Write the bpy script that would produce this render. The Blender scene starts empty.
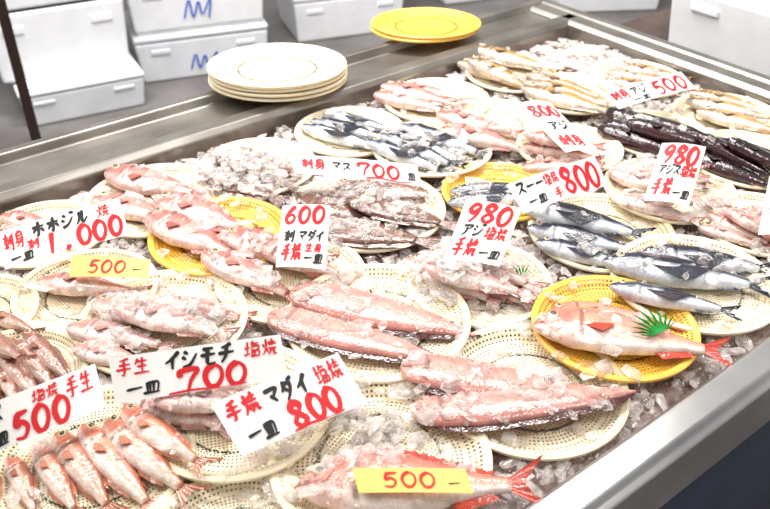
import bpy, bmesh, math, random
from mathutils import Vector, Matrix, noise
from mathutils.bvhtree import BVHTree
random.seed(7)
R=random.random
U=random.uniform
scene=bpy.context.scene
scene.view_settings.view_transform='Standard'
scene.view_settings.look='None'

def lin(c):
    return tuple(((v/255)/12.92 if v/255<=0.04045 else ((v/255+0.055)/1.055)**2.4) for v in c)
def rgb(*c): return lin(c)+(1,)

# ---------------------------------------------------------------- materials
def mat(name, col, rough=.5, metal=0, alpha=1, bump=None, noise_col=None, coat=0, spec=.5, scale=20):
    m=bpy.data.materials.new(name); m.use_nodes=True
    nt=m.node_tree; b=nt.nodes['Principled BSDF']
    b.inputs['Base Color'].default_value=col
    b.inputs['Roughness'].default_value=rough
    b.inputs['Metallic'].default_value=metal
    b.inputs['Alpha'].default_value=alpha
    b.inputs['Coat Weight'].default_value=coat
    b.inputs['Coat Roughness'].default_value=.06
    b.inputs['Specular IOR Level'].default_value=spec
    tc=nt.nodes.new('ShaderNodeTexCoord')
    if noise_col:
        n=nt.nodes.new('ShaderNodeTexNoise'); n.inputs['Scale'].default_value=scale; n.inputs['Detail'].default_value=6
        nt.links.new(tc.outputs['Object'],n.inputs['Vector'])
        r=nt.nodes.new('ShaderNodeValToRGB')
        r.color_ramp.elements[0].position=.35; r.color_ramp.elements[1].position=.65
        r.color_ramp.elements[0].color=col; r.color_ramp.elements[1].color=noise_col
        nt.links.new(n.outputs['Fac'],r.inputs['Fac']); nt.links.new(r.outputs['Color'],b.inputs['Base Color'])
    if bump:
        n2=nt.nodes.new('ShaderNodeTexNoise'); n2.inputs['Scale'].default_value=bump[0]; n2.inputs['Detail'].default_value=4
        nt.links.new(tc.outputs['Object'],n2.inputs['Vector'])
        bp=nt.nodes.new('ShaderNodeBump'); bp.inputs['Strength'].default_value=bump[1]; bp.inputs['Distance'].default_value=bump[2]
        nt.links.new(n2.outputs['Fac'],bp.inputs['Height']); nt.links.new(bp.outputs['Normal'],b.inputs['Normal'])
    return m

M_steel=mat('brushed_steel',rgb(164,159,152),.34,.8,noise_col=rgb(136,131,125),bump=(60,.05,.001),scale=8)
M_steel_lt=mat('polished_steel',rgb(196,196,196),.28,.85,noise_col=rgb(168,168,169),scale=6)
M_apron=mat('dark_panel',rgb(62,80,108),.35,.5,noise_col=rgb(40,52,74),scale=3)
M_bed=mat('wet_ice_bed',rgb(176,158,151),.12,0,noise_col=rgb(118,92,84),bump=(90,.9,.006),scale=35,coat=.6)
M_cream=mat('cream_plastic',rgb(245,234,204),.45,noise_col=rgb(240,226,192),scale=10)
M_yellow=mat('yellow_plastic',rgb(246,202,94),.42,noise_col=rgb(242,190,76),scale=10)
M_card=mat('card_paper',rgb(251,249,246),.5)
M_tag=mat('tag_paper',rgb(247,212,120),.6)
M_red=mat('red_ink',rgb(216,22,34),.6)
M_black=mat('black_ink',rgb(25,22,24),.6)
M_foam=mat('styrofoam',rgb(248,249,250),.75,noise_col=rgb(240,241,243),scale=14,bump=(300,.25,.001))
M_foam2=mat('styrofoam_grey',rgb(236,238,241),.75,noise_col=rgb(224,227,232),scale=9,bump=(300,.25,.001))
M_floor=mat('floor_concrete',rgb(96,90,88),.35,noise_col=rgb(130,126,124),scale=2.5,bump=(30,.3,.004))
M_wall=mat('wall_paint',rgb(190,190,188),.8,noise_col=rgb(175,175,175),scale=2)
M_pole=mat('dark_metal',rgb(62,46,42),.45,.4)
M_stand=mat('stand_dark',rgb(88,74,68),.5,noise_col=rgb(60,50,46),scale=6)
M_leaf=mat('green_leaf',rgb(40,160,66),.3,noise_col=rgb(25,125,48),scale=60)
M_blue=mat('blue_ink',rgb(50,95,200),.6)
M_brown=mat('brown_print',rgb(160,75,70),.6)
M_teal=mat('teal_plastic',rgb(90,165,155),.4)

# clear wet ice: transparent face-on, bright towards grazing angles (Fresnel), milky light scatter inside
M_ice=bpy.data.materials.new('clear_ice'); M_ice.use_nodes=True
nt=M_ice.node_tree; b=nt.nodes['Principled BSDF']; outn=nt.nodes['Material Output']
b.inputs['Base Color'].default_value=rgb(252,247,244); b.inputs['Roughness'].default_value=.05
b.inputs['Coat Weight'].default_value=1; b.inputs['Coat Roughness'].default_value=.02; b.inputs['Specular IOR Level'].default_value=1
tl=nt.nodes.new('ShaderNodeBsdfTranslucent'); tl.inputs[0].default_value=rgb(252,247,244)
mt=nt.nodes.new('ShaderNodeMixShader'); mt.inputs[0].default_value=.42
nt.links.new(b.outputs[0],mt.inputs[1]); nt.links.new(tl.outputs[0],mt.inputs[2])
tr=nt.nodes.new('ShaderNodeBsdfTransparent'); tr.inputs[0].default_value=(.99,.99,.99,1)
fr=nt.nodes.new('ShaderNodeFresnel'); fr.inputs['IOR'].default_value=1.33
tc=nt.nodes.new('ShaderNodeTexCoord'); nz=nt.nodes.new('ShaderNodeTexNoise'); nz.inputs['Scale'].default_value=60; nz.inputs['Detail'].default_value=3
nt.links.new(tc.outputs['Object'],nz.inputs['Vector'])
m1=nt.nodes.new('ShaderNodeMapRange'); m1.inputs['From Min'].default_value=.38; m1.inputs['From Max'].default_value=.68; m1.inputs['To Min'].default_value=.07; m1.inputs['To Max'].default_value=.5
nt.links.new(nz.outputs['Fac'],m1.inputs['Value'])
ad=nt.nodes.new('ShaderNodeMath'); ad.operation='ADD'; ad.use_clamp=True
nt.links.new(fr.outputs[0],ad.inputs[0]); nt.links.new(m1.outputs[0],ad.inputs[1])
bpn=nt.nodes.new('ShaderNodeBump'); bpn.inputs['Strength'].default_value=.5; bpn.inputs['Distance'].default_value=.003
nt.links.new(nz.outputs['Fac'],bpn.inputs['Height']); nt.links.new(bpn.outputs[0],b.inputs['Normal'])
ms=nt.nodes.new('ShaderNodeMixShader')
nt.links.new(ad.outputs[0],ms.inputs[0]); nt.links.new(tr.outputs[0],ms.inputs[1]); nt.links.new(mt.outputs[0],ms.inputs[2])
nt.links.new(ms.outputs[0],outn.inputs['Surface'])

M_fish=bpy.data.materials.new('fish_skin'); M_fish.use_nodes=True
nt=M_fish.node_tree; b=nt.nodes['Principled BSDF']
vc=nt.nodes.new('ShaderNodeVertexColor'); vc.layer_name='Col'
tc=nt.nodes.new('ShaderNodeTexCoord')
no=nt.nodes.new('ShaderNodeTexNoise'); no.inputs['Scale'].default_value=60; no.inputs['Detail'].default_value=6
nt.links.new(tc.outputs['Object'],no.inputs['Vector'])
mr=nt.nodes.new('ShaderNodeMapRange'); mr.inputs['From Min'].default_value=.3; mr.inputs['From Max'].default_value=.7
mr.inputs['To Min'].default_value=.80; mr.inputs['To Max'].default_value=1.1
nt.links.new(no.outputs['Fac'],mr.inputs['Value'])
vo=nt.nodes.new('ShaderNodeTexVoronoi'); vo.inputs['Scale'].default_value=300
nt.links.new(tc.outputs['Object'],vo.inputs['Vector'])
mr2=nt.nodes.new('ShaderNodeMapRange'); mr2.inputs['From Min'].default_value=.15; mr2.inputs['From Max'].default_value=.75
mr2.inputs['To Min'].default_value=1.03; mr2.inputs['To Max'].default_value=.86
nt.links.new(vo.outputs['Distance'],mr2.inputs['Value'])
mu=nt.nodes.new('ShaderNodeMath'); mu.operation='MULTIPLY'
nt.links.new(mr.outputs['Result'],mu.inputs[0]); nt.links.new(mr2.outputs['Result'],mu.inputs[1])
mx=nt.nodes.new('ShaderNodeVectorMath'); mx.operation='SCALE'
nt.links.new(vc.outputs['Color'],mx.inputs[0]); nt.links.new(mu.outputs[0],mx.inputs['Scale'])
nt.links.new(mx.outputs['Vector'],b.inputs['Base Color'])
bp=nt.nodes.new('ShaderNodeBump'); bp.inputs['Strength'].default_value=.3; bp.inputs['Distance'].default_value=.0012
nt.links.new(vo.outputs['Distance'],bp.inputs['Height'])
bp2=nt.nodes.new('ShaderNodeBump'); bp2.inputs['Strength'].default_value=.35; bp2.inputs['Distance'].default_value=.003
nt.links.new(no.outputs['Fac'],bp2.inputs['Height']); nt.links.new(bp.outputs['Normal'],bp2.inputs['Normal'])
nt.links.new(bp2.outputs['Normal'],b.inputs['Normal'])
b.inputs['Roughness'].default_value=.24; b.inputs['Coat Weight'].default_value=1.0; b.inputs['Coat Roughness'].default_value=.05
nt.links.new(bp2.outputs['Normal'],b.inputs['Coat Normal'])

# ---------------------------------------------------------------- helpers
def mesh_obj(name, verts, faces, mats, fmat=None, smooth=False, cols=None, parent=None, loc=(0,0,0), rot=(0,0,0)):
    me=bpy.data.meshes.new(name); me.from_pydata([tuple(v) for v in verts],[],faces)
    for m in (mats if isinstance(mats,(list,tuple)) else [mats]): me.materials.append(m)
    if fmat: me.polygons.foreach_set('material_index',fmat)
    if smooth: me.polygons.foreach_set('use_smooth',[True]*len(me.polygons))
    if cols:
        a=me.color_attributes.new('Col','FLOAT_COLOR','POINT')
        a.data.foreach_set('color',[x for c in cols for x in (c[0],c[1],c[2],1)])
    me.update()
    o=bpy.data.objects.new(name,me); bpy.context.collection.objects.link(o)
    o.location=loc; o.rotation_euler=rot
    if parent: o.parent=parent
    return o
def empty(name,loc=(0,0,0),rz=0):
    o=bpy.data.objects.new(name,None); bpy.context.collection.objects.link(o); o.location=loc; o.rotation_euler=(0,0,rz); o.empty_display_size=.05
    return o
def extrude_profile(name, prof, x0, x1, axis, m, parent, bevel=.003):
    n=len(prof); vs=[]
    for e in (x0,x1):
        for c,z in prof: vs.append((e,c,z) if axis=='x' else (c,e,z))
    fs=[tuple(range(n)),tuple(range(2*n-1,n-1,-1))]+[(i,(i+1)%n,n+(i+1)%n,n+i) for i in range(n)]
    o=mesh_obj(name,vs,fs,m,parent=parent)
    bm=bmesh.new(); bm.from_mesh(o.data); bmesh.ops.recalc_face_normals(bm,faces=bm.faces); bm.to_mesh(o.data); bm.free()
    if bevel:
        bv=o.modifiers.new('b','BEVEL'); bv.width=bevel; bv.segments=2; bv.limit_method='ANGLE'
    return o
def box(name,x0,x1,y0,y1,z0,z1,m,parent=None,bevel=.003):
    return extrude_profile(name,[(y0,z0),(y1,z0),(y1,z1),(y0,z1)],x0,x1,'x',m,parent,bevel)

YAW=math.radians(37.6)
TA=Vector((math.cos(YAW),math.sin(YAW),0)); TB=Vector((-math.sin(YAW),math.cos(YAW),0))
BED=.757
# ---------------------------------------------------------------- counter
counter=empty('fish_display_counter',(0,0,0),YAW)
A0,A1=-.75,1.79; B0,B1=.405,1.49
extrude_profile('rail_back',[(B1,.70),(B1,.788),(B1+.012,.80),(B1+.045,.80),(B1+.06,.785),(B1+.15,.785),(B1+.155,.806),(B1+.178,.806),(B1+.178,.70)],A0,A1+.09,'x',M_steel,counter)
extrude_profile('rail_right',[(A1,.70),(A1,.79),(A1+.012,.80),(A1+.05,.80),(A1+.058,.806),(A1+.082,.806),(A1+.082,.70)],B0-.06,B1+.178,'y',M_steel,counter)
extrude_profile('rail_front',[(B0,.70),(B0,.792),(B0-.008,.80),(B0-.046,.80),(B0-.052,.792),(B0-.062,.79),(B0-.062,.70)],A0,A1+.09,'x',M_steel_lt,counter)
box('tray_bottom',A0,A1,B0,B1,.69,.71,M_steel,counter)
box('apron_front',A0,A1+.07,B0-.052,B0-.03,.12,.705,M_apron,counter)
box('apron_back',A0,A1+.07,B1+.14,B1+.16,.12,.705,M_apron,counter)
box('apron_right',A1+.04,A1+.06,B0-.03,B1+.14,.12,.705,M_apron,counter)
box('kick_trim',A0,A1+.08,B0-.06,B0-.03,.10,.14,M_steel,counter)
for i,(x,y) in enumerate([(A0+.1,B0),(A1-.05,B0),(A0+.1,B1+.05),(A1-.05,B1+.05),(.5,B0),(.5,B1+.05)]):
    box('leg_%d'%(i+1),x-.03,x+.03,y-.03,y+.03,0,.70,M_steel,counter)
nx,ny=330,150; vs=[]
for j in range(ny+1):
    for i in range(nx+1):
        x=A0+(A1-A0)*i/nx; y=B0+(B1-B0)*j/ny
        p=Vector((x,y,0))
        d=noise.voronoi(p*55)[0]
        z=BED-.004+.008*noise.noise(p*22)+.008*(.5-d[0])+.004*noise.noise(p*90)
        e=min(x-A0,A1-x,y-B0,B1-y)
        z-=.006*max(0,1-e/.03)
        vs.append((x,y,z))
fs=[(j*(nx+1)+i,j*(nx+1)+i+1,(j+1)*(nx+1)+i+1,(j+1)*(nx+1)+i) for j in range(ny) for i in range(nx)]
mesh_obj('ice_bed',vs,fs,M_bed,parent=counter)

# ---------------------------------------------------------------- basket plates
def plate_mesh(name,m):
    verts=[];faces=[]
    def prof(r):
        if r<.112: return 0.0
        if r<.134: t=(r-.112)/.022; return .012*t*t*(3-2*t)
        return .012+.0012*math.sin((r-.134)/.006*math.pi)
    def quad(pts):
        k=len(verts); verts.extend(pts); faces.append(tuple(range(k,k+len(pts))))
    def cell(p,f):
        c=[sum(q[i] for q in p)/4 for i in range(3)]
        inn=[tuple(c[i]+(q[i]-c[i])*f for i in range(3)) for q in p]
        k=len(verts); verts.extend(p+inn)
        for a in range(4):
            bb=(a+1)%4; faces.append((k+a,k+bb,k+4+bb,k+4+a))
    s=.0054; R0=.082
    n=int(R0/s)+1
    for i in range(-n,n):
        for j in range(-n,n):
            x,y=(i+.5)*s,(j+.5)*s
            if math.hypot(x,y)<R0:
                cell([(i*s,j*s,0),((i+1)*s,j*s,0),((i+1)*s,(j+1)*s,0),(i*s,(j+1)*s,0)],.48)
    def ring(r0,r1,seg,f=None):
        for k in range(seg):
            a0,a1=2*math.pi*k/seg,2*math.pi*(k+1)/seg
            p=[(r0*math.cos(a0),r0*math.sin(a0),prof(r0)),(r1*math.cos(a0),r1*math.sin(a0),prof(r1)),(r1*math.cos(a1),r1*math.sin(a1),prof(r1)),(r0*math.cos(a1),r0*math.sin(a1),prof(r0))]
            if f: cell(p,f)
            else: quad(p)
    ring(R0-.005,R0+.0015,96)
    for r in (0.0835,.0895,.0955,.1015): ring(r,r+.006,104,.48)
    ring(.1075,.1115,96)
    for r in (.1115,.118,.1245): ring(r,r+.0065,112,.48)
    for i in range(3): ring(.131+i*.003,.131+(i+1)*.003,96)
    k=[(.140,.012),(.1413,.0115),(.1413,.0095),(.139,.009)]
    for (ra,za),(rb,zb) in zip(k,k[1:]):
        for q in range(96):
            a0,a1=2*math.pi*q/96,2*math.pi*(q+1)/96
            quad([(ra*math.cos(a0),ra*math.sin(a0),za),(rb*math.cos(a0),rb*math.sin(a0),zb),(rb*math.cos(a1),rb*math.sin(a1),zb),(ra*math.cos(a1),ra*math.sin(a1),za)])
    me=bpy.data.meshes.new(name); me.from_pydata(verts,[],faces); me.materials.append(m)
    bm=bmesh.new(); bm.from_mesh(me)
    bmesh.ops.remove_doubles(bm,verts=bm.verts,dist=.00005)
    g=bmesh.ops.extrude_face_region(bm,geom=list(bm.faces))
    for v in g['geom']:
        if isinstance(v,bmesh.types.BMVert): v.co.z-=.0018
    bmesh.ops.recalc_face_normals(bm,faces=bm.faces)
    bm.to_mesh(me); bm.free()
    return me
ME_C=plate_mesh('basket_cream',M_cream); ME_Y=plate_mesh('basket_yellow',M_yellow)
PL=[]
def plate(x,y,D,yellow=False,z=None,oval=1.0,rz=None):
    o=bpy.data.objects.new('yellow_basket_plate' if yellow else 'basket_plate',ME_Y if yellow else ME_C)
    bpy.context.collection.objects.link(o)
    zz=z if z is not None else .766
    o.location=(x,y,zz); s=D/.283; o.scale=(s,s*oval,1.0); o.rotation_euler=(0,0,U(0,6) if rz is None else rz)
    if z is None: PL.append((x,y,D/2,zz))
    return o
plates=[(-.433,1.369,.27,0,0),(-.29,1.234,.25,1,.006),(-.484,1.083,.23,0,0),(-.609,1.25,.22,0,.0),(-.645,1.024,.20,0,0),
(-.529,.878,.21,0,.003),(-.373,.731,.26,0,0),(-.341,1.0,.26,0,0.004),(-.2,.81,.26,0,.008),(-.006,.731,.285,0,0.002),(-.011,1.0,.285,0,.006),
(.205,.86,.27,0,0),(.347,.981,.25,1,.008),(.154,1.107,.24,0,0),(-.032,1.333,.29,0,0),(-.258,1.497,.24,0,0),(-.076,1.648,.24,0,.002),
(.098,1.557,.25,0,.008),(.095,1.845,.25,0,0),(.237,1.687,.24,0,0.004),(.218,1.388,.22,1,.004),(.302,1.995,.24,0,0),(.443,1.839,.23,0,.004),
(.383,1.557,.22,0,0.008),(.587,1.639,.23,0,0),(.387,1.256,.26,0,0),(.504,1.096,.27,0,.006),(.547,1.395,.25,0,.004),(.738,1.514,.25,0,.006),(.810,1.763,.24,0,0),
(.668,1.976,.23,0,0),(.679,1.282,.22,0,0),(-.155,1.116,.25,0,.002),(-.167,.591,.24,0,0),(.921,1.687,.22,0,.006)]
for x,y,D,yl,dz in plates:
    bq=Vector((x,y,0)).dot(TB)
    lo,hi=B0+D/2+.003,B1-D/2-.003
    sh=0
    if bq<lo: sh=lo-bq
    if bq>hi: sh=hi-bq
    aq=Vector((x,y,0)).dot(TA); sa=min(0,A1-D/2-.003-aq)
    x+=TB.x*sh+TA.x*sa; y+=TB.y*sh+TA.y*sa
    o=plate(x,y,D,bool(yl)); o.location.z+=dz*1.3
    PL[-1]=(x,y,D/2,o.location.z)
for i in range(4): plate(-.245+U(-.008,.008),1.838+U(-.006,.006),.322,False,z=.810+i*.0105,oval=.82,rz=U(-.1,.1))
plate(.106,2.180,.292,True,z=.810,oval=.80,rz=.1); plate(.109,2.183,.292,True,z=.8185,oval=.80,rz=0)

# ---------------------------------------------------------------- fish
def interp(ctrl,s):
    if s<=ctrl[0][0]: return ctrl[0][1]
    for (a,va),(b2,vb) in zip(ctrl,ctrl[1:]):
        if s<=b2:
            t=(s-a)/(b2-a); t=t*t*(3-2*t)*.5+t*.5
            return va+(vb-va)*t
    return ctrl[-1][1]
K={}
K['bream']=dict(name='red_seabream',top=[(0,.004),(.03,.055),(.08,.105),(.16,.155),(.28,.18),(.42,.165),(.6,.105),(.74,.05),(.84,.032)],
 bot=[(0,.004),(.03,.035),(.1,.075),(.2,.11),(.38,.125),(.55,.1),(.68,.06),(.76,.04),(.84,.032)],W=.070,tail=(.15,.10),dor=(.24,.76,.07),anal=(.58,.76,.05),
 back=(212,100,82),side=(240,168,144),belly=(252,232,220),head=(212,114,96),fin=(222,80,58),mot=.15,eye=.03)
K['sole']=dict(name='red_tongue_sole',top=[(0,.012),(.015,.05),(.05,.09),(.15,.12),(.3,.125),(.5,.11),(.7,.08),(.88,.035),(.98,.006)],
 bot=[(0,.012),(.015,.045),(.05,.08),(.15,.105),(.3,.115),(.5,.105),(.7,.075),(.88,.033),(.98,.006)],W=.040,tail=(.004,.0),dor=(.05,.97,.03),anal=(.06,.97,.034),
 back=(218,152,140),side=(232,174,162),belly=(208,140,128),head=(228,164,152),fin=(96,44,44),mot=.24,eye=.011)
K['flying']=dict(name='flying_fish',top=[(0,.004),(.04,.035),(.1,.06),(.22,.085),(.4,.09),(.6,.07),(.75,.042),(.84,.026)],
 bot=[(0,.004),(.04,.035),(.1,.06),(.22,.08),(.4,.085),(.6,.066),(.75,.038),(.84,.026)],W=.070,tail=(.10,.11),dor=(.62,.76,.03),anal=(.64,.76,.025),
 back=(8,14,36),side=(72,94,138),belly=(236,241,248),head=(30,40,70),fin=(24,32,56),mot=.12,eye=.028)
K['aji']=dict(name='horse_mackerel',top=[(0,.004),(.04,.045),(.12,.08),(.28,.105),(.45,.1),(.65,.06),(.78,.024),(.84,.018)],
 bot=[(0,.004),(.04,.04),(.12,.075),(.28,.1),(.45,.095),(.65,.058),(.78,.022),(.84,.018)],W=.07,tail=(.11,.11),dor=(.3,.74,.035),anal=(.5,.75,.025),
 back=(66,52,36),side=(184,138,78),belly=(238,222,206),head=(108,80,54),fin=(176,130,64),mot=.22,eye=.036)
K['dark']=dict(name='greeneye_fish',top=[(0,.006),(.04,.05),(.12,.085),(.3,.1),(.5,.095),(.7,.07),(.85,.03)],
 bot=[(0,.006),(.04,.045),(.12,.08),(.3,.095),(.5,.09),(.7,.065),(.85,.028)],W=.08,tail=(.06,.04),dor=(.4,.7,.015),anal=(.55,.75,.015),
 back=(18,8,16),side=(26,9,18),belly=(58,20,28),head=(20,8,16),fin=(20,9,16),mot=.3,eye=.018)
K['pink']=dict(name='pink_rockfish',top=[(0,.006),(.03,.05),(.08,.09),(.2,.13),(.38,.13),(.55,.1),(.72,.052),(.84,.032)],
 bot=[(0,.006),(.03,.045),(.08,.08),(.2,.11),(.38,.12),(.55,.09),(.72,.047),(.84,.032)],W=.080,tail=(.11,.05),dor=(.26,.72,.05),anal=(.55,.74,.04),
 back=(194,110,100),side=(228,156,145),belly=(248,220,210),head=(202,110,98),fin=(212,122,108),mot=.22,eye=.036)
K['pale']=dict(K['pink'],name='silver_croaker',back=(202,144,136),side=(231,184,176),belly=(250,230,222),head=(212,144,134),fin=(214,156,146),mot=.24)
K['flat']=dict(name='brown_flounder',top=[(0,.006),(.04,.06),(.12,.13),(.3,.19),(.5,.18),(.7,.1),(.84,.04)],
 bot=[(0,.006),(.04,.05),(.12,.12),(.3,.18),(.5,.17),(.7,.1),(.84,.04)],W=.045,tail=(.09,.0),dor=(.12,.8,.035),anal=(.25,.8,.035),
 back=(108,72,60),side=(134,92,78),belly=(120,82,70),head=(114,76,64),fin=(138,96,80),mot=.4,eye=.02)
K['smelt']=dict(name='gurnard',top=[(0,.004),(.03,.035),(.08,.06),(.2,.085),(.4,.085),(.6,.062),(.75,.035),(.84,.022)],
 bot=[(0,.004),(.03,.03),(.08,.055),(.2,.08),(.4,.08),(.6,.057),(.75,.032),(.84,.022)],W=.075,tail=(.10,.08),dor=(.3,.7,.035),anal=(.5,.72,.025),
 back=(182,98,66),side=(234,166,138),belly=(250,232,220),head=(204,100,72),fin=(224,144,112),mot=.2,eye=.034)
K['goat']=dict(K['smelt'],name='brown_gurnard',back=(126,78,62),side=(192,134,114),belly=(228,194,178),head=(148,86,70),fin=(172,112,92))
trees=[]
def ground(x,y):
    h=.762
    for px,py,r,pz in PL:
        d=math.hypot(x-px,y-py)
        if d<r: h=max(h,pz+(.0 if d<r*.78 else .010))
    for t,lo,hi in trees:
        if lo[0]<=x<=hi[0] and lo[1]<=y<=hi[1]:
            q=t.ray_cast(Vector((x,y,1.3)),Vector((0,0,-1)))
            if q[0] is not None: h=max(h,q[0].z)
    return h
def make_fish(kind,hx,hy,tx,ty,flip=1,hs=1.0,dz=0.0,bend=None,ext=1.0,ws=1.0):
    k=K[kind]
    mx_,my_=(hx+tx)/2,(hy+ty)/2
    hx,hy,tx,ty=mx_+(hx-mx_)*ext,my_+(hy-my_)*ext,mx_+(tx-mx_)*ext,my_+(ty-my_)*ext
    L=math.hypot(tx-hx,ty-hy); seed=U(0,100)
    bend=U(-.12,.12) if bend is None else bend
    end=k['top'][-1][0]; n,m=64,28
    cb,cs,cl,ch,cf=[Vector(lin(k[q])) for q in ('back','side','belly','head','fin')]
    tint=U(.88,1.08)
    V=[];F=[];C=[]
    def warp(x,y,z):
        s=x/L
        return (x, flip*(y+bend*L*(s-.45)**2), z-.05*L*max(0,s-.55)**2)
    hm=max(interp(k['top'],i/40)+interp(k['bot'],i/40) for i in range(41))/2
    def tb(s): return interp(k['top'],s)*L*hs, interp(k['bot'],s)*L*hs
    gill=.235 if kind not in('sole',) else .13
    def wid(s):
        t,bt=tb(s); h=(t+bt)/2
        return ws*k['W']*L*(max(.02,h/(hm*L*hs)))**.75*(1+.10*math.exp(-((s-gill+.02)/.02)**2)*(1 if s<gill else 0))
    for i in range(n+1):
        s=end*(i/n)**1.25 if i<n else end
        t,bt=tb(s); h=(t+bt)/2; c=(t-bt)/2
        w=wid(s)
        for j in range(m):
            th=2*math.pi*j/m; v=math.cos(th)
            sn=math.sin(th); z=w*math.copysign(abs(sn)**.85,sn)
            if kind=='sole' and abs(v-.05)<.1: z*=.93
            if s<.06 and abs(v+.22)<.14: z*=.8
            y=c+h*v
            V.append(warp(s*L,y,z))
            nn=noise.noise(Vector((s*9,v*2.2,seed)))
            n2=noise.noise(Vector((s*30,v*8,seed+9)))
            vv=v+.18*nn
            if kind=='flying':
                e=-.12; f=max(0,min(1,(vv-e+.1)/.2)); col=cl.lerp(cb,f)
                if -.12<vv-e<.12: col=col.lerp(cs,.5)
            else:
                col=cl.lerp(cs,max(0,min(1,(vv+.75)/.55))).lerp(cb,max(0,min(1,(vv-.15)/.6)))
            if kind=='aji' and abs(vv-.15)<.12: col=col.lerp(Vector(lin((226,180,70))),.5)
            hd=max(0,min(1,(gill-s)/.05))
            col=col.lerp(ch,hd*(.75 if v>-.5 else .35))
            if abs(s-gill)<.012 and -.8<v<.7: col=col*.45
            if s<.06 and abs(v+.22)<.16: col=col*.25
            col=col*(1+k['mot']*1.3*nn+k['mot']*.9*n2)*tint
            if kind in('pink','pale','sole') and n2>.26: col=col.lerp(Vector(lin((164,84,78))),.35)
            C.append(col)
    for i in range(n):
        for j in range(m):
            a=i*m+j; b2=i*m+(j+1)%m
            F.append((a,b2,b2+m,a+m))
    F.append(tuple(range(m-1,-1,-1))); F.append(tuple(range(n*m,n*m+m)))
    def fan(base,outer,dark=.6):
        k0=len(V); q=len(base)
        for r in (0,.5,1):
            for idx in range(q):
                bq,oq=Vector(base[idx]),Vector(outer[idx]); p=bq.lerp(oq,r)
                V.append(warp(*p)); C.append(cf*(1.1 if idx%2 else dark)*(1-.15*r)*tint)
        for r in range(2):
            for idx in range(q-1):
                a=k0+r*q+idx; F.append((a,a+1,a+1+q,a+q))
    sp,fk=k['tail']; ht,hb=tb(end); q=17; base=[];outer=[]
    for i in range(q):
        f=-1+2*i/(q-1)
        base.append(((end-.01)*L, (ht if f>0 else hb)*f*.9, 0))
        xx=1.0-fk*(1-abs(f)**1.2)
        outer.append((xx*L, sp*L*f*hs**.5, .004*math.sin(i*2.1)))
    fan(base,outer)
    for nm,sg in (('dor',1),('anal',-1)):
        s0,s1,fh=k[nm]; q=29; base=[];outer=[]
        for i in range(q):
            f=i/(q-1); s=s0+(s1-s0)*f; t,bt=tb(s); yy=(t if sg>0 else -bt)*.94
            hgt=fh*L*(min(1,f/.12))*(1-.45*f)*(1 if i%2 else .78)
            if kind in('sole','flat'): hgt=fh*L*min(1,f/.1,(1-f)/.1+.15)
            base.append((s*L,yy,0)); outer.append(((s+.035*(kind!='sole'))*L,yy+sg*hgt,-.003))
        fan(base,outer)
    if kind not in('sole','flat'):
        pl=.36 if kind=='flying' else .15; q=9; base=[];outer=[]
        s=gill+.015; t,bt=tb(s); w=wid(s)
        for i in range(q):
            f=i/(q-1); ang=math.radians(-28+36*f-(6 if kind=='flying' else 10))
            base.append((s*L+.002,(-.25+.22*f)*bt,w*.93))
            outer.append(((s+pl*math.cos(ang)*(1-.25*(1-f)))*L,(-.25+.22*f)*bt+pl*L*math.sin(ang)*.6,w*(.9 if kind=='flying' else 1.0)+.003))
        fan(base,outer,.6)
    es=.10 if kind!='sole' else .05
    t,bt=tb(es); h=(t+bt)/2; c=(t-bt)/2; w=wid(es)
    for sg in ((1,-1) if kind not in('sole','flat') else (1,)):
        for rr,cc,dzz in ((k['eye']*L,Vector(lin((236,214,172))),0),(k['eye']*L*.62,Vector((.006,.006,.008)),.28)):
            ex,ey=es*L,c+h*.3; ez=sg*(w*.93+k['eye']*L*dzz)
            k0=len(V)
            for a in range(7):
                ph=math.pi*a/6
                for b3 in range(12):
                    t2=2*math.pi*b3/12
                    V.append(warp(ex+rr*math.sin(ph)*math.cos(t2),ey+rr*math.sin(ph)*math.sin(t2),ez+sg*rr*.5*math.cos(ph))); C.append(cc)
            for a in range(6):
                for b3 in range(12):
                    p=k0+a*12+b3; p2=k0+a*12+(b3+1)%12; F.append((p,p2,p2+12,p+12))
    ang=math.atan2(ty-hy,tx-hx)
    smp=[ground(hx+(tx-hx)*f,hy+(ty-hy)*f) for f in (.1,.25,.4,.55,.7)]
    za=(smp[0]+smp[1])/2; zb=(smp[3]+smp[4])/2; mid=max(smp)
    z0=.6*(sum(smp)/5)+.4*mid+k['W']*L*.78+dz
    pitch=-math.atan2((zb-za)*.6,.45*L)
    M=Matrix.Translation((hx,hy,0))@Matrix.Rotation(ang,4,'Z')@Matrix.Translation((L*.4,0,z0))@Matrix.Rotation(pitch,4,'Y')@Matrix.Rotation(U(-.15,.15),4,'X')@Matrix.Translation((-L*.4,0,0))
    o=mesh_obj(k['name'],V,F,M_fish,smooth=True,cols=C)
    o.matrix_world=M
    W=[M@Vector(v) for v in V]
    trees.append((BVHTree.FromPolygons(W,F),(min(p.x for p in W),min(p.y for p in W)),(max(p.x for p in W),max(p.y for p in W))))
    return o
def F_(kind,l,**kw):
    for a,b2,c,d in l: make_fish(kind,a/1000,b2/1000,c/1000,d/1000,**kw)
def pile(kind,cx,cy,n,L,ang,spread,rad,**kw):
    for i in range(n):
        a=math.radians(ang+U(-spread,spread)); x=cx+U(-rad,rad); y=cy+U(-rad,rad); l=L*U(.85,1.12)/2
        make_fish(kind,x-l*math.cos(a),y-l*math.sin(a),x+l*math.cos(a),y+l*math.sin(a),**kw)
F_('pink',[(-543,1441,-340,1365),(-544,1354,-350,1270),(-417,1329,-228,1228),(-422,1270,-243,1146),(-278,1212,-92,1146),(-300,1150,-134,1050)],hs=1.22,ext=1.08,ws=.9)
make_fish('pink',-.22,1.17,-.05,1.10,hs=1.15)
F_('pink',[(-566,1095,-375,1056)],hs=1.05)
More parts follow.
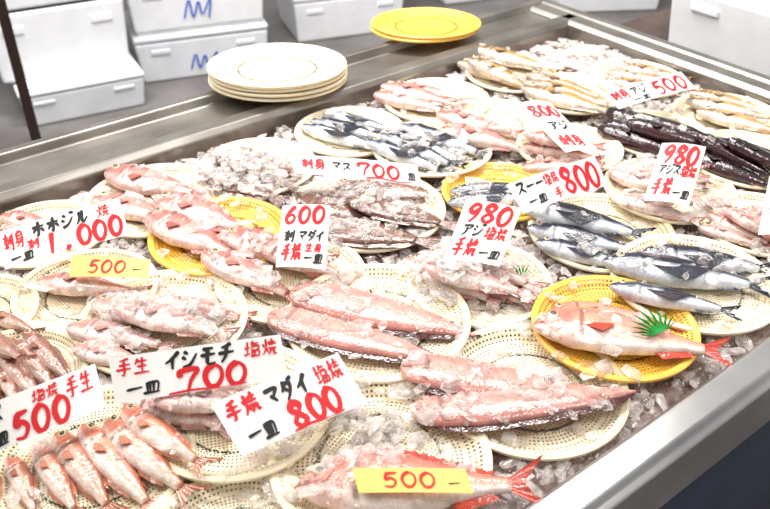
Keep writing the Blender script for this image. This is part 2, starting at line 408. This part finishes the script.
F_('pale',[(-466,970,-316,936),(-445,1030,-280,982),(-445,925,-333,882),(-400,995,-235,950),(-346,823,-202,768),(-326,852,-170,823),(-290,790,-130,830)],hs=1.2,ext=1.15,ws=.9)
make_fish('pink',-.36,1.035,-.2,1.0,hs=1.1)
F_('pink',[(-700,1294,-560,1250),(-690,1250,-540,1215)],hs=1.2)
F_('sole',[(-150,1053,142,958),(-179,998,93,899),(21,878,309,838),(36,804,349,832)],bend=.03,hs=1.14)
F_('bream',[(250,1022,450,1004)],hs=.95,dz=-.010)
F_('bream',[(218,964,507,910)],bend=-.05,hs=1.12); F_('bream',[(-109,664,201,672)],bend=.05,hs=1.0)
pile('pale',.15,1.11,2,.18,-25,25,.04,hs=1.15)
F_('pale',[(42,1146,181,1043),(94,1182,248,1069),(70,1100,230,1050)],hs=1.2,ext=1.1)
F_('flying',[(259,1250,440,1187),(252,1318,465,1228),(265,1200,427,1140),(362,1064,538,1000),(368,1130,616,1069),(444,1170,645,1120)],bend=.02,hs=1.38,ext=1.08)
F_('flying',[(-179,1661,0,1554),(-134,1726,32,1637),(-160,1690,15,1600),(-35,1554,128,1441),(0,1613,170,1481),(32,1646,213,1511),(-10,1590,150,1460),(120,1329,293,1365),(128,1383,298,1402),(125,1355,300,1385)],bend=.02,hs=1.2,ext=1.05)
F_('aji',[(189,2018,382,1875),(234,2099,431,1954),(210,1975,360,1850),(329,1835,520,1696),(345,1905,518,1790),(340,1870,530,1740),(702,1790,860,1661),(706,1726,854,1590),(720,1830,880,1740),(557,1966,728,1875),(590,2010,750,1930),(540,1920,700,1850)],ext=1.1,hs=1.2)
F_('dark',[(472,1627,617,1502),(500,1686,653,1554),(544,1706,692,1613),(490,1655,640,1530),(520,1600,660,1520),(617,1502,734,1383),(650,1545,780,1453),(693,1581,819,1502),(640,1525,760,1420),(680,1480,800,1420)],ext=1.2,hs=1.25)
F_('pink',[(-16,1818,146,1737),(36,1875,197,1801),(0,1850,170,1760),(122,1696,288,1613),(128,1613,298,1536),(299,1545,435,1502),(280,1481,422,1441)],ext=1.12,hs=1.2)
pile('pink',.38,1.55,1,.17,-25,25,.03,hs=1.1)
pile('pale',.55,1.40,3,.16,-35,30,.05,hs=1.2)
pile('pink',.67,1.27,3,.15,-25,30,.04,hs=1.2)
F_('pale',[(441,1441,589,1346),(439,1346,562,1260),(562,1260,664,1197),(593,1329,694,1277)],hs=1.15,ext=1.05)
F_('flat',[(-160,1365,27,1294),(-135,1277,78,1212),(-87,1421,105,1383),(-351,1545,-168,1461),(-358,1469,-198,1365),(-60,1330,120,1270),(-330,1500,-180,1420)],ext=1.15,hs=1.1)
F_('smelt',[(-474,726,-414,642),(-444,742,-367,642),(-421,759,-327,648),(-391,768,-279,648),(-361,777,-240,663),(-500,715,-460,640),(-340,790,-225,695)],hs=1.3,ext=1.22)
F_('goat',[(-549,893,-489,804),(-566,936,-459,813),(-548,947,-445,832),(-537,958,-430,852),(-612,1018,-517,958),(-570,900,-520,800),(-600,960,-500,870)],hs=1.2,ext=1.1)

# ---------------------------------------------------------------- handwriting
G={
'0':[[(.5,1),(.2,.8),(.1,.45),(.3,.05),(.65,.05),(.88,.4),(.82,.8),(.5,1),(.35,.93)]],
'1':[[(.55,1.02),(.5,.5),(.45,-.02)]],
'5':[[(.32,.95),(.22,.55),(.55,.62),(.82,.38),(.6,.04),(.12,.08)],[(.3,.95),(.92,1)]],
'6':[[(.72,1),(.35,.72),(.13,.32),(.32,.02),(.68,.06),(.82,.32),(.58,.52),(.22,.36)]],
'7':[[(.08,.7),(.12,.92),(.9,.95),(.6,.5),(.42,-.05)]],
'8':[[(.8,.82),(.45,1),(.18,.75),(.5,.52),(.84,.24),(.5,0),(.15,.22),(.5,.52),(.82,.8),(.75,.92)]],
'9':[[(.8,.7),(.45,.5),(.18,.7),(.45,.98),(.8,.85),(.75,.4),(.4,0)]],
',':[[(.55,.12),(.3,-.2)]],
'マ':[[(.08,.8),(.92,.84),(.75,.6),(.5,.38)],[(.35,.52),(.68,.15)]],
'ダ':[[(.4,1),(.28,.75),(.06,.5)],[(.38,.82),(.85,.84),(.7,.4),(.25,-.02)],[(.3,.58),(.66,.32)],[(.86,1.08),(.94,.92)],[(1.0,1.12),(1.08,.97)]],
'イ':[[(.88,1),(.5,.66),(.06,.42)],[(.55,.68),(.55,0)]],
'シ':[[(.15,.92),(.38,.78)],[(.06,.6),(.28,.46)],[(.12,.02),(.55,.2),(.95,.78)]],
'モ':[[(.2,.87),(.85,.9)],[(.05,.52),(.95,.56)],[(.48,.88),(.42,.25),(.55,.05),(.95,.1)]],
'チ':[[(.78,1.02),(.5,.88),(.2,.84)],[(.02,.55),(.98,.6)],[(.55,.9),(.5,.4),(.2,0)]],
'ア':[[(.08,.86),(.92,.9),(.62,.56)],[(.5,.7),(.45,.3),(.18,0)]],
'ジ':[[(.15,.92),(.38,.78)],[(.06,.6),(.28,.46)],[(.12,.02),(.55,.2),(.92,.7)],[(.75,1.1),(.83,.93)],[(.93,1.12),(1.0,.96)]],
'ス':[[(.12,.86),(.82,.88),(.5,.4),(.05,.02)],[(.52,.45),(.95,.02)]],
'ー':[[(.05,.5),(.95,.55)]],
'ル':[[(.3,.9),(.28,.4),(.05,.02)],[(.58,.95),(.56,.08),(.98,.45)]],
'ホ':[[(.05,.7),(.95,.73)],[(.5,1),(.5,.02),(.35,.08)],[(.28,.5),(.08,.2)],[(.72,.5),(.94,.22)]],
'一':[[(.0,.45),(1,.55)]],
'皿':[[(.18,.75),(.22,.1)],[(.16,.75),(.84,.78),(.8,.1)],[(.4,.75),(.4,.1)],[(.6,.75),(.6,.1)],[(-.02,.06),(1.02,.1)]],
'手':[[(.75,1),(.2,.88)],[(.14,.64),(.86,.68)],[(.02,.38),(.98,.42)],[(.5,.9),(.53,.1),(.33,.04)]],
'生':[[(.25,.95),(.08,.6)],[(.2,.75),(.85,.78)],[(.2,.42),(.8,.45)],[(.02,.03),(1,.06)],[(.52,1),(.52,.05)]],
'身':[[(.5,1.05),(.4,.92)],[(.25,.9),(.22,.35)],[(.25,.9),(.75,.92),(.74,.05),(.6,.08)],[(.27,.72),(.7,.73)],[(.27,.55),(.7,.56)],[(.05,.36),(.9,.4)],[(.85,.5),(.1,.0)]],
'刺':[[(.05,.8),(.58,.82)],[(.32,1.02),(.32,0)],[(.12,.62),(.52,.63),(.5,.42),(.12,.4),(.12,.62)],[(.3,.38),(.05,.12)],[(.34,.38),(.55,.14)],[(.72,.85),(.72,.3)],[(.93,1),(.93,.05),(.8,.08)]],
'焼':[[(.1,.7),(.16,.5)],[(.42,.8),(.32,.6)],[(.26,1),(.25,.4),(.05,0)],[(.27,.4),(.42,.1)],[(.5,.85),(.98,.87)],[(.73,1.02),(.73,.62)],[(.48,.66),(1,.68)],[(.45,.4),(1,.42)],[(.65,.4),(.45,0)],[(.82,.4),(.84,.08),(1.02,.12)]],
'塩':[[(.02,.62),(.38,.66)],[(.2,.95),(.2,.2)],[(0,.15),(.38,.24)],[(.55,1),(.42,.75)],[(.52,.88),(.98,.9)],[(.52,.7),(.92,.72),(.9,.48),(.52,.46),(.52,.7)],[(.5,.34),(.5,.05)],[(.5,.34),(.92,.36),(.92,.05)],[(.7,.34),(.7,.05)],[(.4,.02),(1.02,.04)]],
'~':[[(0,.2),(.25,.5),(.5,.3),(.75,.1),(1,.45)]],
}
def catmull(pts,k=7):
    out=[];n=len(pts)
    for i in range(n-1):
        p0=Vector(pts[max(0,i-1)]);p1=Vector(pts[i]);p2=Vector(pts[i+1]);p3=Vector(pts[min(n-1,i+2)])
        for j in range(k):
            t=j/k
            out.append(.5*((2*p1)+(p2-p0)*t+(2*p0-5*p1+4*p2-p3)*t*t+(3*p1-p0-3*p2+p3)*t**3))
    out.append(Vector(pts[-1])); return out
CARDS=[]
def card(c,u,v,items,m=None,name='price_card',bulge=.008,lift=.012):
    """c centre, u width vector, v height vector (bottom->top); items: (text,colour,x,y,w,h,stroke)"""
    c,u,v=Vector(c),Vector(u),Vector(v)
    need=-9
    for i in range(7):
        for j in range(4):
            p=c+u*(i/6-.5)+v*(j/3-.5)
            need=max(need,ground(p.x,p.y)+.002-p.z)
    need=min(need,lift)
    if need>0: c=c+Vector((0,-1.2*need,need))
    CARDS.append((c,u,v))
    nrm=u.cross(v).normalized()
    tw=U(-.004,.004)
    def P(x,y,e=0):
        return u*(x-.5)+v*(y-.5)+nrm*(bulge*math.cos((x-.5)*3.0)*(1-.3*y)+tw*(x-.5)*(y-.5)*4+e)
    vs=[];fs=[];nxx,nyy=12,5
    for e in (0,-.0012):
        for j in range(nyy+1):
            for i in range(nxx+1): vs.append(P(i/nxx,j/nyy,e))
    N=(nxx+1)*(nyy+1); w_=nxx+1
    for j in range(nyy):
        for i in range(nxx):
            a=j*w_+i; fs.append((a,a+1,a+1+w_,a+w_)); fs.append((N+a,N+a+w_,N+a+1+w_,N+a+1))
    for i in range(nxx):
        fs.append((i,N+i,N+i+1,i+1)); a=nyy*w_+i; fs.append((a,a+1,N+a+1,N+a))
    for j in range(nyy):
        a=j*w_; fs.append((a,a+w_,N+a+w_,N+a)); a=j*w_+nxx; fs.append((a,N+a,N+a+w_,a+w_))
    o=mesh_obj(name,vs,fs,m or M_card,loc=c,smooth=False)
    W,H=u.length,v.length
    for colr,mm in (('r',M_red),('k',M_black)):
        tv=[];tf=[];lay=0
        for it in items:
            txt,cc,x,y,w,h,st=it[:7]
            if cc!=colr: continue
            n=len(txt); cw=w/n
            for gi,chh in enumerate(txt):
                for strokes in G.get(chh,[]):
                    jx,jy=U(-.04,.04),U(-.04,.04)
                    pts=catmull([(a+jx,b2+jy) for a,b2 in strokes])
                    q=[Vector(((x+cw*(gi+.06+.88*(a+.12*(b2-.5))))*W,(y+h*b2)*H)) for a,b2 in pts]
                    lay+=1; e=.0008+.00003*(lay%12); k0=len(tv); tot=len(q)
                    sw=st*H*.88
                    for i2,p in enumerate(q):
                        d=(q[min(i2+1,tot-1)]-q[max(i2-1,0)])
                        if d.length<1e-9: d=Vector((1,0))
                        d.normalize(); nn=Vector((-d.y,d.x)); f=i2/(tot-1)
                        ww=sw*.5*(1.3-.75*f)*(.55 if i2==0 else 1)*(.4 if i2==tot-1 else 1)
                        if i2==0: p=p-d*sw*.25
                        for sg in (1,-1):
                            pp=p+nn*ww*sg; tv.append(P(max(.005,min(.995,pp.x/W)),max(.01,min(.99,pp.y/H)),e))
                    for i2 in range(tot-1):
                        a=k0+2*i2; tf.append((a,a+1,a+3,a+2))
        if tv: mesh_obj('lettering_'+('red' if colr=='r' else 'black'),tv,tf,mm,parent=o)
    return o
def mm(l): return [x/1000 for x in l]
card(mm((-530,1158,835)),mm((171,105,0)),mm((-22,46,42)),[('ホホジル','k',.26,.60,.46,.34,.075),('刺身','r',.03,.45,.17,.42,.05),('焼','r',.78,.62,.12,.3,.04),('1,000','r',.32,.06,.66,.5,.12),('一皿','k',.06,.06,.18,.26,.06),('刺','r',.2,.3,.1,.26,.045)])
card(mm((-244,836,832)),mm((218,48,0)),mm((-12,40,42)),[('イシモチ','k',.30,.55,.42,.38,.09),('手生','r',.03,.58,.2,.34,.055),('塩焼','r',.77,.58,.2,.34,.05),('一皿','k',.07,.1,.2,.32,.065),('700','r',.36,.05,.42,.48,.13),('~','r',.3,.0,.5,.1,.05)])
card(mm((-119,770,832)),mm((152,94,0)),mm((-41,48,42)),[('マダイ','k',.34,.55,.34,.34,.075),('手焼','r',.04,.58,.26,.34,.06),('塩焼','r',.74,.58,.22,.34,.045),('一皿','k',.1,.1,.22,.3,.06),('800','r',.42,.06,.42,.44,.11),('~','r',.4,0,.45,.1,.05)])
card(mm((-442,755,832)),mm((140,95,0)),mm((-16,38,42)),[('マス','k',.05,.58,.25,.36,.08),('手生','r',.74,.5,.22,.42,.055),('塩焼','r',.5,.66,.2,.26,.045),('一皿','k',.12,.08,.18,.3,.06),('500','r',.32,.06,.44,.54,.13)],lift=.006)
card(mm((-131,1125,850)),mm((79,-4,0)),mm((5,90,62)),[('600','r',.08,.70,.84,.26,.06),('マダイ','k',.4,.42,.52,.15,.03),('刺','k',.1,.4,.24,.18,.03),('手焼','r',.08,.1,.42,.26,.04),('一皿','k',.55,.08,.38,.16,.03),('生身','r',.56,.25,.34,.12,.024)])
card(mm((-52,1372,835)),mm((231,-45,0)),mm((-10,34,24)),[('刺身','r',.04,.3,.22,.5,.09),('マス','k',.3,.35,.16,.4,.08),('700','r',.5,.2,.35,.6,.14),('~','r',.55,.02,.4,.2,.07),('皿','k',.90,.2,.07,.4,.06)])
card(mm((158,1135,850)),mm((88,-23,0)),mm((40,80,62)),[('980','r',.08,.64,.84,.31,.07),('アジ','k',.12,.42,.4,.18,.035),('塩焼','r',.55,.40,.38,.2,.03),('手焼','r',.08,.08,.44,.28,.04),('一皿','k',.56,.08,.38,.17,.03)],lift=.03)
card(mm((311,1301,845)),mm((170,100,0)),mm((-25,38,38)),[('スーー','k',.05,.56,.3,.36,.08),('塩焼','r',.34,.58,.16,.34,.05),('800','r',.5,.1,.46,.78,.15),('一皿','k',.1,.12,.2,.28,.06),('手','r',.38,.1,.1,.3,.05)])
card(mm((350,1550,835)),mm((69,1,0)),mm((-73,190,18)),[('800','r',.1,.68,.84,.22,.04),('刺身','r',.1,.08,.7,.2,.03),('アジ','k',.2,.4,.6,.16,.03)],lift=.03)
card(mm((591,1745,828)),mm((203,116,0)),mm((-33,28,26)),[('刺身','r',.04,.4,.2,.5,.08),('アジ','k',.26,.45,.2,.4,.08),('500','r',.5,.12,.45,.7,.15),('一皿','k',.22,.08,.2,.25,.06)])
card(mm((525,1330,850)),mm((75,-19,0)),mm((50,105,62)),[('980','r',.08,.64,.84,.31,.065),('アジス','k',.1,.46,.5,.15,.028),('塩焼','r',.6,.44,.36,.18,.028),('手焼','r',.08,.1,.44,.28,.038),('一皿','k',.56,.08,.38,.17,.028)])
card(mm((680,1224,845)),mm((60,-13,0)),mm((36,90,60)),[('900','r',.08,.68,.84,.27,.05),('アジ','k',.1,.42,.6,.18,.03),('一皿','k',.4,.1,.5,.18,.028)])
def tagcard(c,u,v):
    return card(c,u,v,[('500','r',.22,.2,.5,.6,.11),('一','k',.8,.2,.12,.4,.05)],M_tag,'price_tag',.003,.03)
tagcard(mm((-436,1080,822)),mm((126,-8,0)),mm((-1,34,15)))
tagcard(mm((32,662,815)),mm((133,-1,0)),mm((-8,28,10)))

# ---------------------------------------------------------------- crushed ice
IV=[];IF=[]
ico=[]
t_=(1+5**.5)/2
for a,b2,c in [(-1,t_,0),(1,t_,0),(-1,-t_,0),(1,-t_,0),(0,-1,t_),(0,1,t_),(0,-1,-t_),(0,1,-t_),(t_,0,-1),(t_,0,1),(-t_,0,-1),(-t_,0,1)]:
    ico.append(Vector((a,b2,c)).normalized())
icf=[(0,11,5),(0,5,1),(0,1,7),(0,7,10),(0,10,11),(1,5,9),(5,11,4),(11,10,2),(10,7,6),(7,1,8),(3,9,4),(3,4,2),(3,2,6),(3,6,8),(3,8,9),(4,9,5),(2,4,11),(6,2,10),(8,6,7),(9,8,1)]
def shard(x,y,z,s,flat=1):
    # never let ice poke through the paper cards
    for c,u,v in CARDS:
        det=u.x*v.y-u.y*v.x
        dx,dy=x-c.x,y-c.y
        a=(dx*v.y-dy*v.x)/det; b2=(u.x*dy-u.y*dx)/det
        if abs(a)<.5+s/u.length and abs(b2)<.5+s/v.length and z+s*.8>c.z+v.z*b2-.002: return
    q=Matrix.Rotation(U(0,6.28),3,'Z')@Matrix.Rotation(U(-.6,.6)*flat,3,'X')
    sc=Vector((s*U(.8,1.7),s*U(.6,1.1),s*U(.3,.6)*flat))
    k=len(IV)
    for v in ico:
        p=q@Vector((v.x*sc.x*U(.65,1.2),v.y*sc.y*U(.65,1.2),v.z*sc.z*U(.65,1.2)))
        IV.append((x+p.x,y+p.y,z+p.z))
    for f in icf: IF.append(tuple(k+i for i in f))
for _ in range(11000):
    a=U(-.15,A1-.018); b2=U(B0+.018,B1-.018)
    p=TA*a+TB*b2
    if any(math.hypot(p.x-px,p.y-py)<r*.97 for px,py,r,pz in PL): continue
    s=U(.004,.014); shard(p.x,p.y,.762+U(0,.006),s)
amt={0:60,1:30,2:40,3:50,4:20,5:15,6:20,7:140,8:110,9:140,10:70,11:80,12:12,13:170,14:180,15:190,16:50,17:50,18:45,19:90,20:50,21:40,22:40,23:90,24:10,25:35,26:30,27:150,28:8,29:30,30:50,31:130,32:90,33:100,34:40}
for i,(px,py,r,pz) in enumerate(PL):
    for _ in range(amt.get(i,80)):
        rr=r*.92*math.sqrt(R()); th=U(0,6.28)
        x,y=px+rr*math.cos(th),py+rr*math.sin(th)
        s=.0035+.012*R()**2; shard(x,y,ground(x,y)+s*.1,s)
    for _ in range(int(amt.get(i,80)*.10)):
        rr=r*.8*math.sqrt(R()); th=U(0,6.28)
        x,y=px+rr*math.cos(th),py+rr*math.sin(th)
        s=U(.014,.024); shard(x,y,ground(x,y)+.001,s,.45)
for cx,cy,sd,nn,h in [(.56,2.10,.06,300,.03),(.50,1.18,.05,25,.01),(-.30,1.43,.06,220,.03),(-.02,.79,.05,150,.022),(.10,1.53,.06,40,.015),(.13,1.10,.06,140,.02),(.62,1.16,.06,45,.01),(.24,.86,.04,40,.01),(-.30,1.02,.06,80,.02),(-.03,1.33,.06,90,.02),(-.2,.86,.05,80,.02)]:
    for _ in range(nn):
        x,y=random.gauss(cx,sd),random.gauss(cy,sd)
        p=Vector((x,y,0))
        if not(B0+.018<p.dot(TB)<B1-.018 and p.dot(TA)<A1-.018): continue
        d=math.hypot(x-cx,y-cy)/sd
        s=U(.004,.015); shard(x,y,ground(x,y)+h*max(0,1-d/1.6)*R(),s)
mesh_obj('crushed_ice',IV,IF,M_ice)

# ---------------------------------------------------------------- leaf garnish
def leaf(x,y,z,s,rz):
    vs=[];fs=[]
    n=11
    for i in range(n):
        f=i/(n-1); ln=s*(1-.35*abs(2*f-1))
        ang=math.radians(-75+150*f)
        d=Vector((math.sin(ang),math.cos(ang)))
        b0=Vector(((f-.5)*s*.5,0))
        k=len(vs)
        vs+=[(b0.x-s*.05,b0.y,0),(b0.x+s*.05,b0.y,0),(b0.x+d.x*ln*.55+s*.05,b0.y+d.y*ln*.55,.004),(b0.x+d.x*ln,b0.y+d.y*ln,.001),(b0.x+d.x*ln*.55-s*.05,b0.y+d.y*ln*.55,.004)]
        fs.append((k,k+1,k+2,k+3,k+4))
    return mesh_obj('green_leaf_garnish',vs,fs,M_leaf,loc=(x,y,z),rot=(.15,0,rz))
leaf(.395,.925,ground(.395,.925)+.008,.052,.5)
leaf(.222,1.105,ground(.222,1.105)+.004,.034,.4)

# ---------------------------------------------------------------- styrofoam boxes
def foam_box(x,y,z,w,d,h,rz,m=M_foam,lid=True,label=None,name='styrofoam_box'):
    e=empty(name,(x,y,z),rz)
    t=.03
    bo=mesh_obj('body',[(-w/2+.015,-d/2+.012,0),(w/2-.015,-d/2+.012,0),(w/2-.015,d/2-.012,0),(-w/2+.015,d/2-.012,0),
        (-w/2,-d/2,h*.8),(w/2,-d/2,h*.8),(w/2,d/2,h*.8),(-w/2,d/2,h*.8),
        (-w/2+t,-d/2+t,h*.8),(w/2-t,-d/2+t,h*.8),(w/2-t,d/2-t,h*.8),(-w/2+t,d/2-t,h*.8),
        (-w/2+t,-d/2+t,.03),(w/2-t,-d/2+t,.03),(w/2-t,d/2-t,.03),(-w/2+t,d/2-t,.03)],
        [(3,2,1,0),(0,1,5,4),(1,2,6,5),(2,3,7,6),(3,0,4,7),(4,5,9,8),(5,6,10,9),(6,7,11,10),(7,4,8,11),(8,9,13,12),(9,10,14,13),(10,11,15,14),(11,8,12,15),(12,13,14,15)],m,parent=e)
    bv=bo.modifiers.new('b','BEVEL'); bv.width=.012; bv.segments=3
    if lid:
        box('lid',-w/2-.004,w/2+.004,-d/2-.004,d/2+.004,h*.8+.001,h*.93,m,e,.014)
        box('lid_step',-w/2+.02,w/2-.02,-d/2+.02,d/2-.02,h*.93,h,m,e,.010)
    # moulded hand grips instead of a full rib
    for sx in (-1,1):
        box('grip_%d'%(1 if sx<0 else 2),sx*w*.32-.045,sx*w*.32+.045,-d/2-.004,-d/2+.02,h*.56,h*.66,m,e,.006)
    if label:
        pts=catmull([(0,.1),(.2,.9),(.3,.1),(.5,.8),(.6,.2),(.9,.9),(.8,.0)])
        vs=[];fs=[]
        for i,p in enumerate(pts):
            vs+=[(-.07+p.x*.14-.004,-d/2-.0035+.012*(1-(.15+p.y*.38)/.8)-.004,h*.15+p.y*h*.38),(-.07+p.x*.14+.004,-d/2-.0035+.012*(1-(.15+p.y*.38)/.8)-.004,h*.15+p.y*h*.38)]
        for i in range(len(pts)-1): fs.append((2*i,2*i+1,2*i+3,2*i+2))
        mesh_obj('brush_label',vs,fs,label,parent=e)
    return e
ra=math.radians(28)
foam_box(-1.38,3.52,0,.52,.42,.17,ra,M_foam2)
foam_box(-1.46,3.60,.17,.56,.44,.36,ra,M_foam,lid=False)
foam_box(-1.46,3.60,.47,.60,.46,.34,ra,M_foam)
rb=math.radians(20)
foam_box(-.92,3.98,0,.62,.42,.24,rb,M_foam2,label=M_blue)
foam_box(-.92,3.98,.24,.62,.42,.27,rb,M_foam,label=M_blue)
foam_box(-.90,3.98,.51,.62,.42,.26,rb,M_foam)
foam_box(-.25,4.50,0,.6,.42,.26,rb,M_foam)
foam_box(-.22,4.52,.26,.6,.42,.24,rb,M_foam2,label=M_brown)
foam_box(-2.15,3.35,0,.5,.4,.30,ra,M_foam)
foam_box(.55,5.1,0,.6,.42,.24,rb,M_foam)
foam_box(1.25,4.9,0,.6,.42,.24,.1,M_foam)
pole=extrude_profile('support_pole',[(-.018,0),(.018,0),(.018,2.4),(-.018,2.4)],-.018,.018,'x',M_pole,None)
pole.location=(-1.34,2.9,0); pole.rotation_euler=(0,0,ra)
bkt=empty('teal_bucket',(-1.80,3.0,0))
vs=[];fs=[];n=28
for r,z in ((.12,0),(.16,.34),(.17,.34),(.17,.36),(.15,.36),(.11,.02)):
    for i in range(n): vs.append((r*math.cos(2*math.pi*i/n),r*math.sin(2*math.pi*i/n),z))
for k in range(5):
    for i in range(n): fs.append((k*n+i,k*n+(i+1)%n,(k+1)*n+(i+1)%n,(k+1)*n+i))
fs.append(tuple(range(n-1,-1,-1))); fs.append(tuple(range(5*n,6*n)))
mesh_obj('shell',vs,fs,M_teal,parent=bkt,smooth=True)
stand=empty('side_stand',(0,0,0),YAW)
box('top',2.00,2.75,.30,1.60,.64,.68,M_stand,stand)
for i,(x,y) in enumerate([(2.04,.35),(2.70,.35),(2.04,1.55),(2.70,1.55)]): box('leg_%d'%(i+1),x-.02,x+.02,y-.02,y+.02,0,.64,M_stand,stand)
p=TA*2.30+TB*1.06
foam_box(p.x,p.y,.681,.66,.42,.24,YAW+math.pi/2+math.pi,M_foam,lid=False)

# ---------------------------------------------------------------- room
mesh_obj('floor',[(-7,-3,0),(7,-3,0),(7,8,0),(-7,8,0)],[(0,1,2,3)],M_floor)
mesh_obj('wall_back',[(-7,7.5,0),(7,7.5,0),(7,7.5,3.2),(-7,7.5,3.2)],[(3,2,1,0)],M_wall)

# ---------------------------------------------------------------- light
w=bpy.data.worlds.new('daylight'); scene.world=w; w.use_nodes=True
bg=w.node_tree.nodes['Background']; bg.inputs[0].default_value=(1,.975,.95,1); bg.inputs[1].default_value=.44
def area(name,loc,target,sx,sy,e,col):
    l=bpy.data.lights.new(name,'AREA'); l.shape='RECTANGLE'; l.size=sx; l.size_y=sy; l.energy=e; l.color=col
    o=bpy.data.objects.new(name,l); bpy.context.collection.objects.link(o); o.location=loc
    o.rotation_euler=(Vector(target)-Vector(loc)).to_track_quat('-Z','Y').to_euler()
area('shop_lamp',(.3,2.6,2.9),(.1,1.2,.76),1.4,.35,54,(1,.94,.86))
area('shop_lamp',(-1.6,1.2,2.8),(0,1.2,.76),.35,1.4,34,(1,.95,.89))
area('foam_box_fill',(-1.0,2.6,3.2),(-.9,4.3,.2),3,1.0,135,(.98,.98,1))  # unseen fill lamp aimed at the back-left foam boxes, strengthened to whiten them
area('foam_box_fill',(1.2,.6,3.0),(1.9,1.9,.7),1.2,.6,36,(1,.98,.96))  # added lamp out of view, brightens the foam box on the side stand

cam=bpy.data.cameras.new('camera'); cam.sensor_width=36; cam.lens=39.27; cam.clip_start=.01
cam.dof.use_dof=True; cam.dof.focus_distance=1.35; cam.dof.aperture_fstop=5.6
co=bpy.data.objects.new('camera',cam); bpy.context.collection.objects.link(co)
co.location=(0,0,1.6); co.rotation_euler=(math.radians(90-34.9),0,0)
scene.camera=co
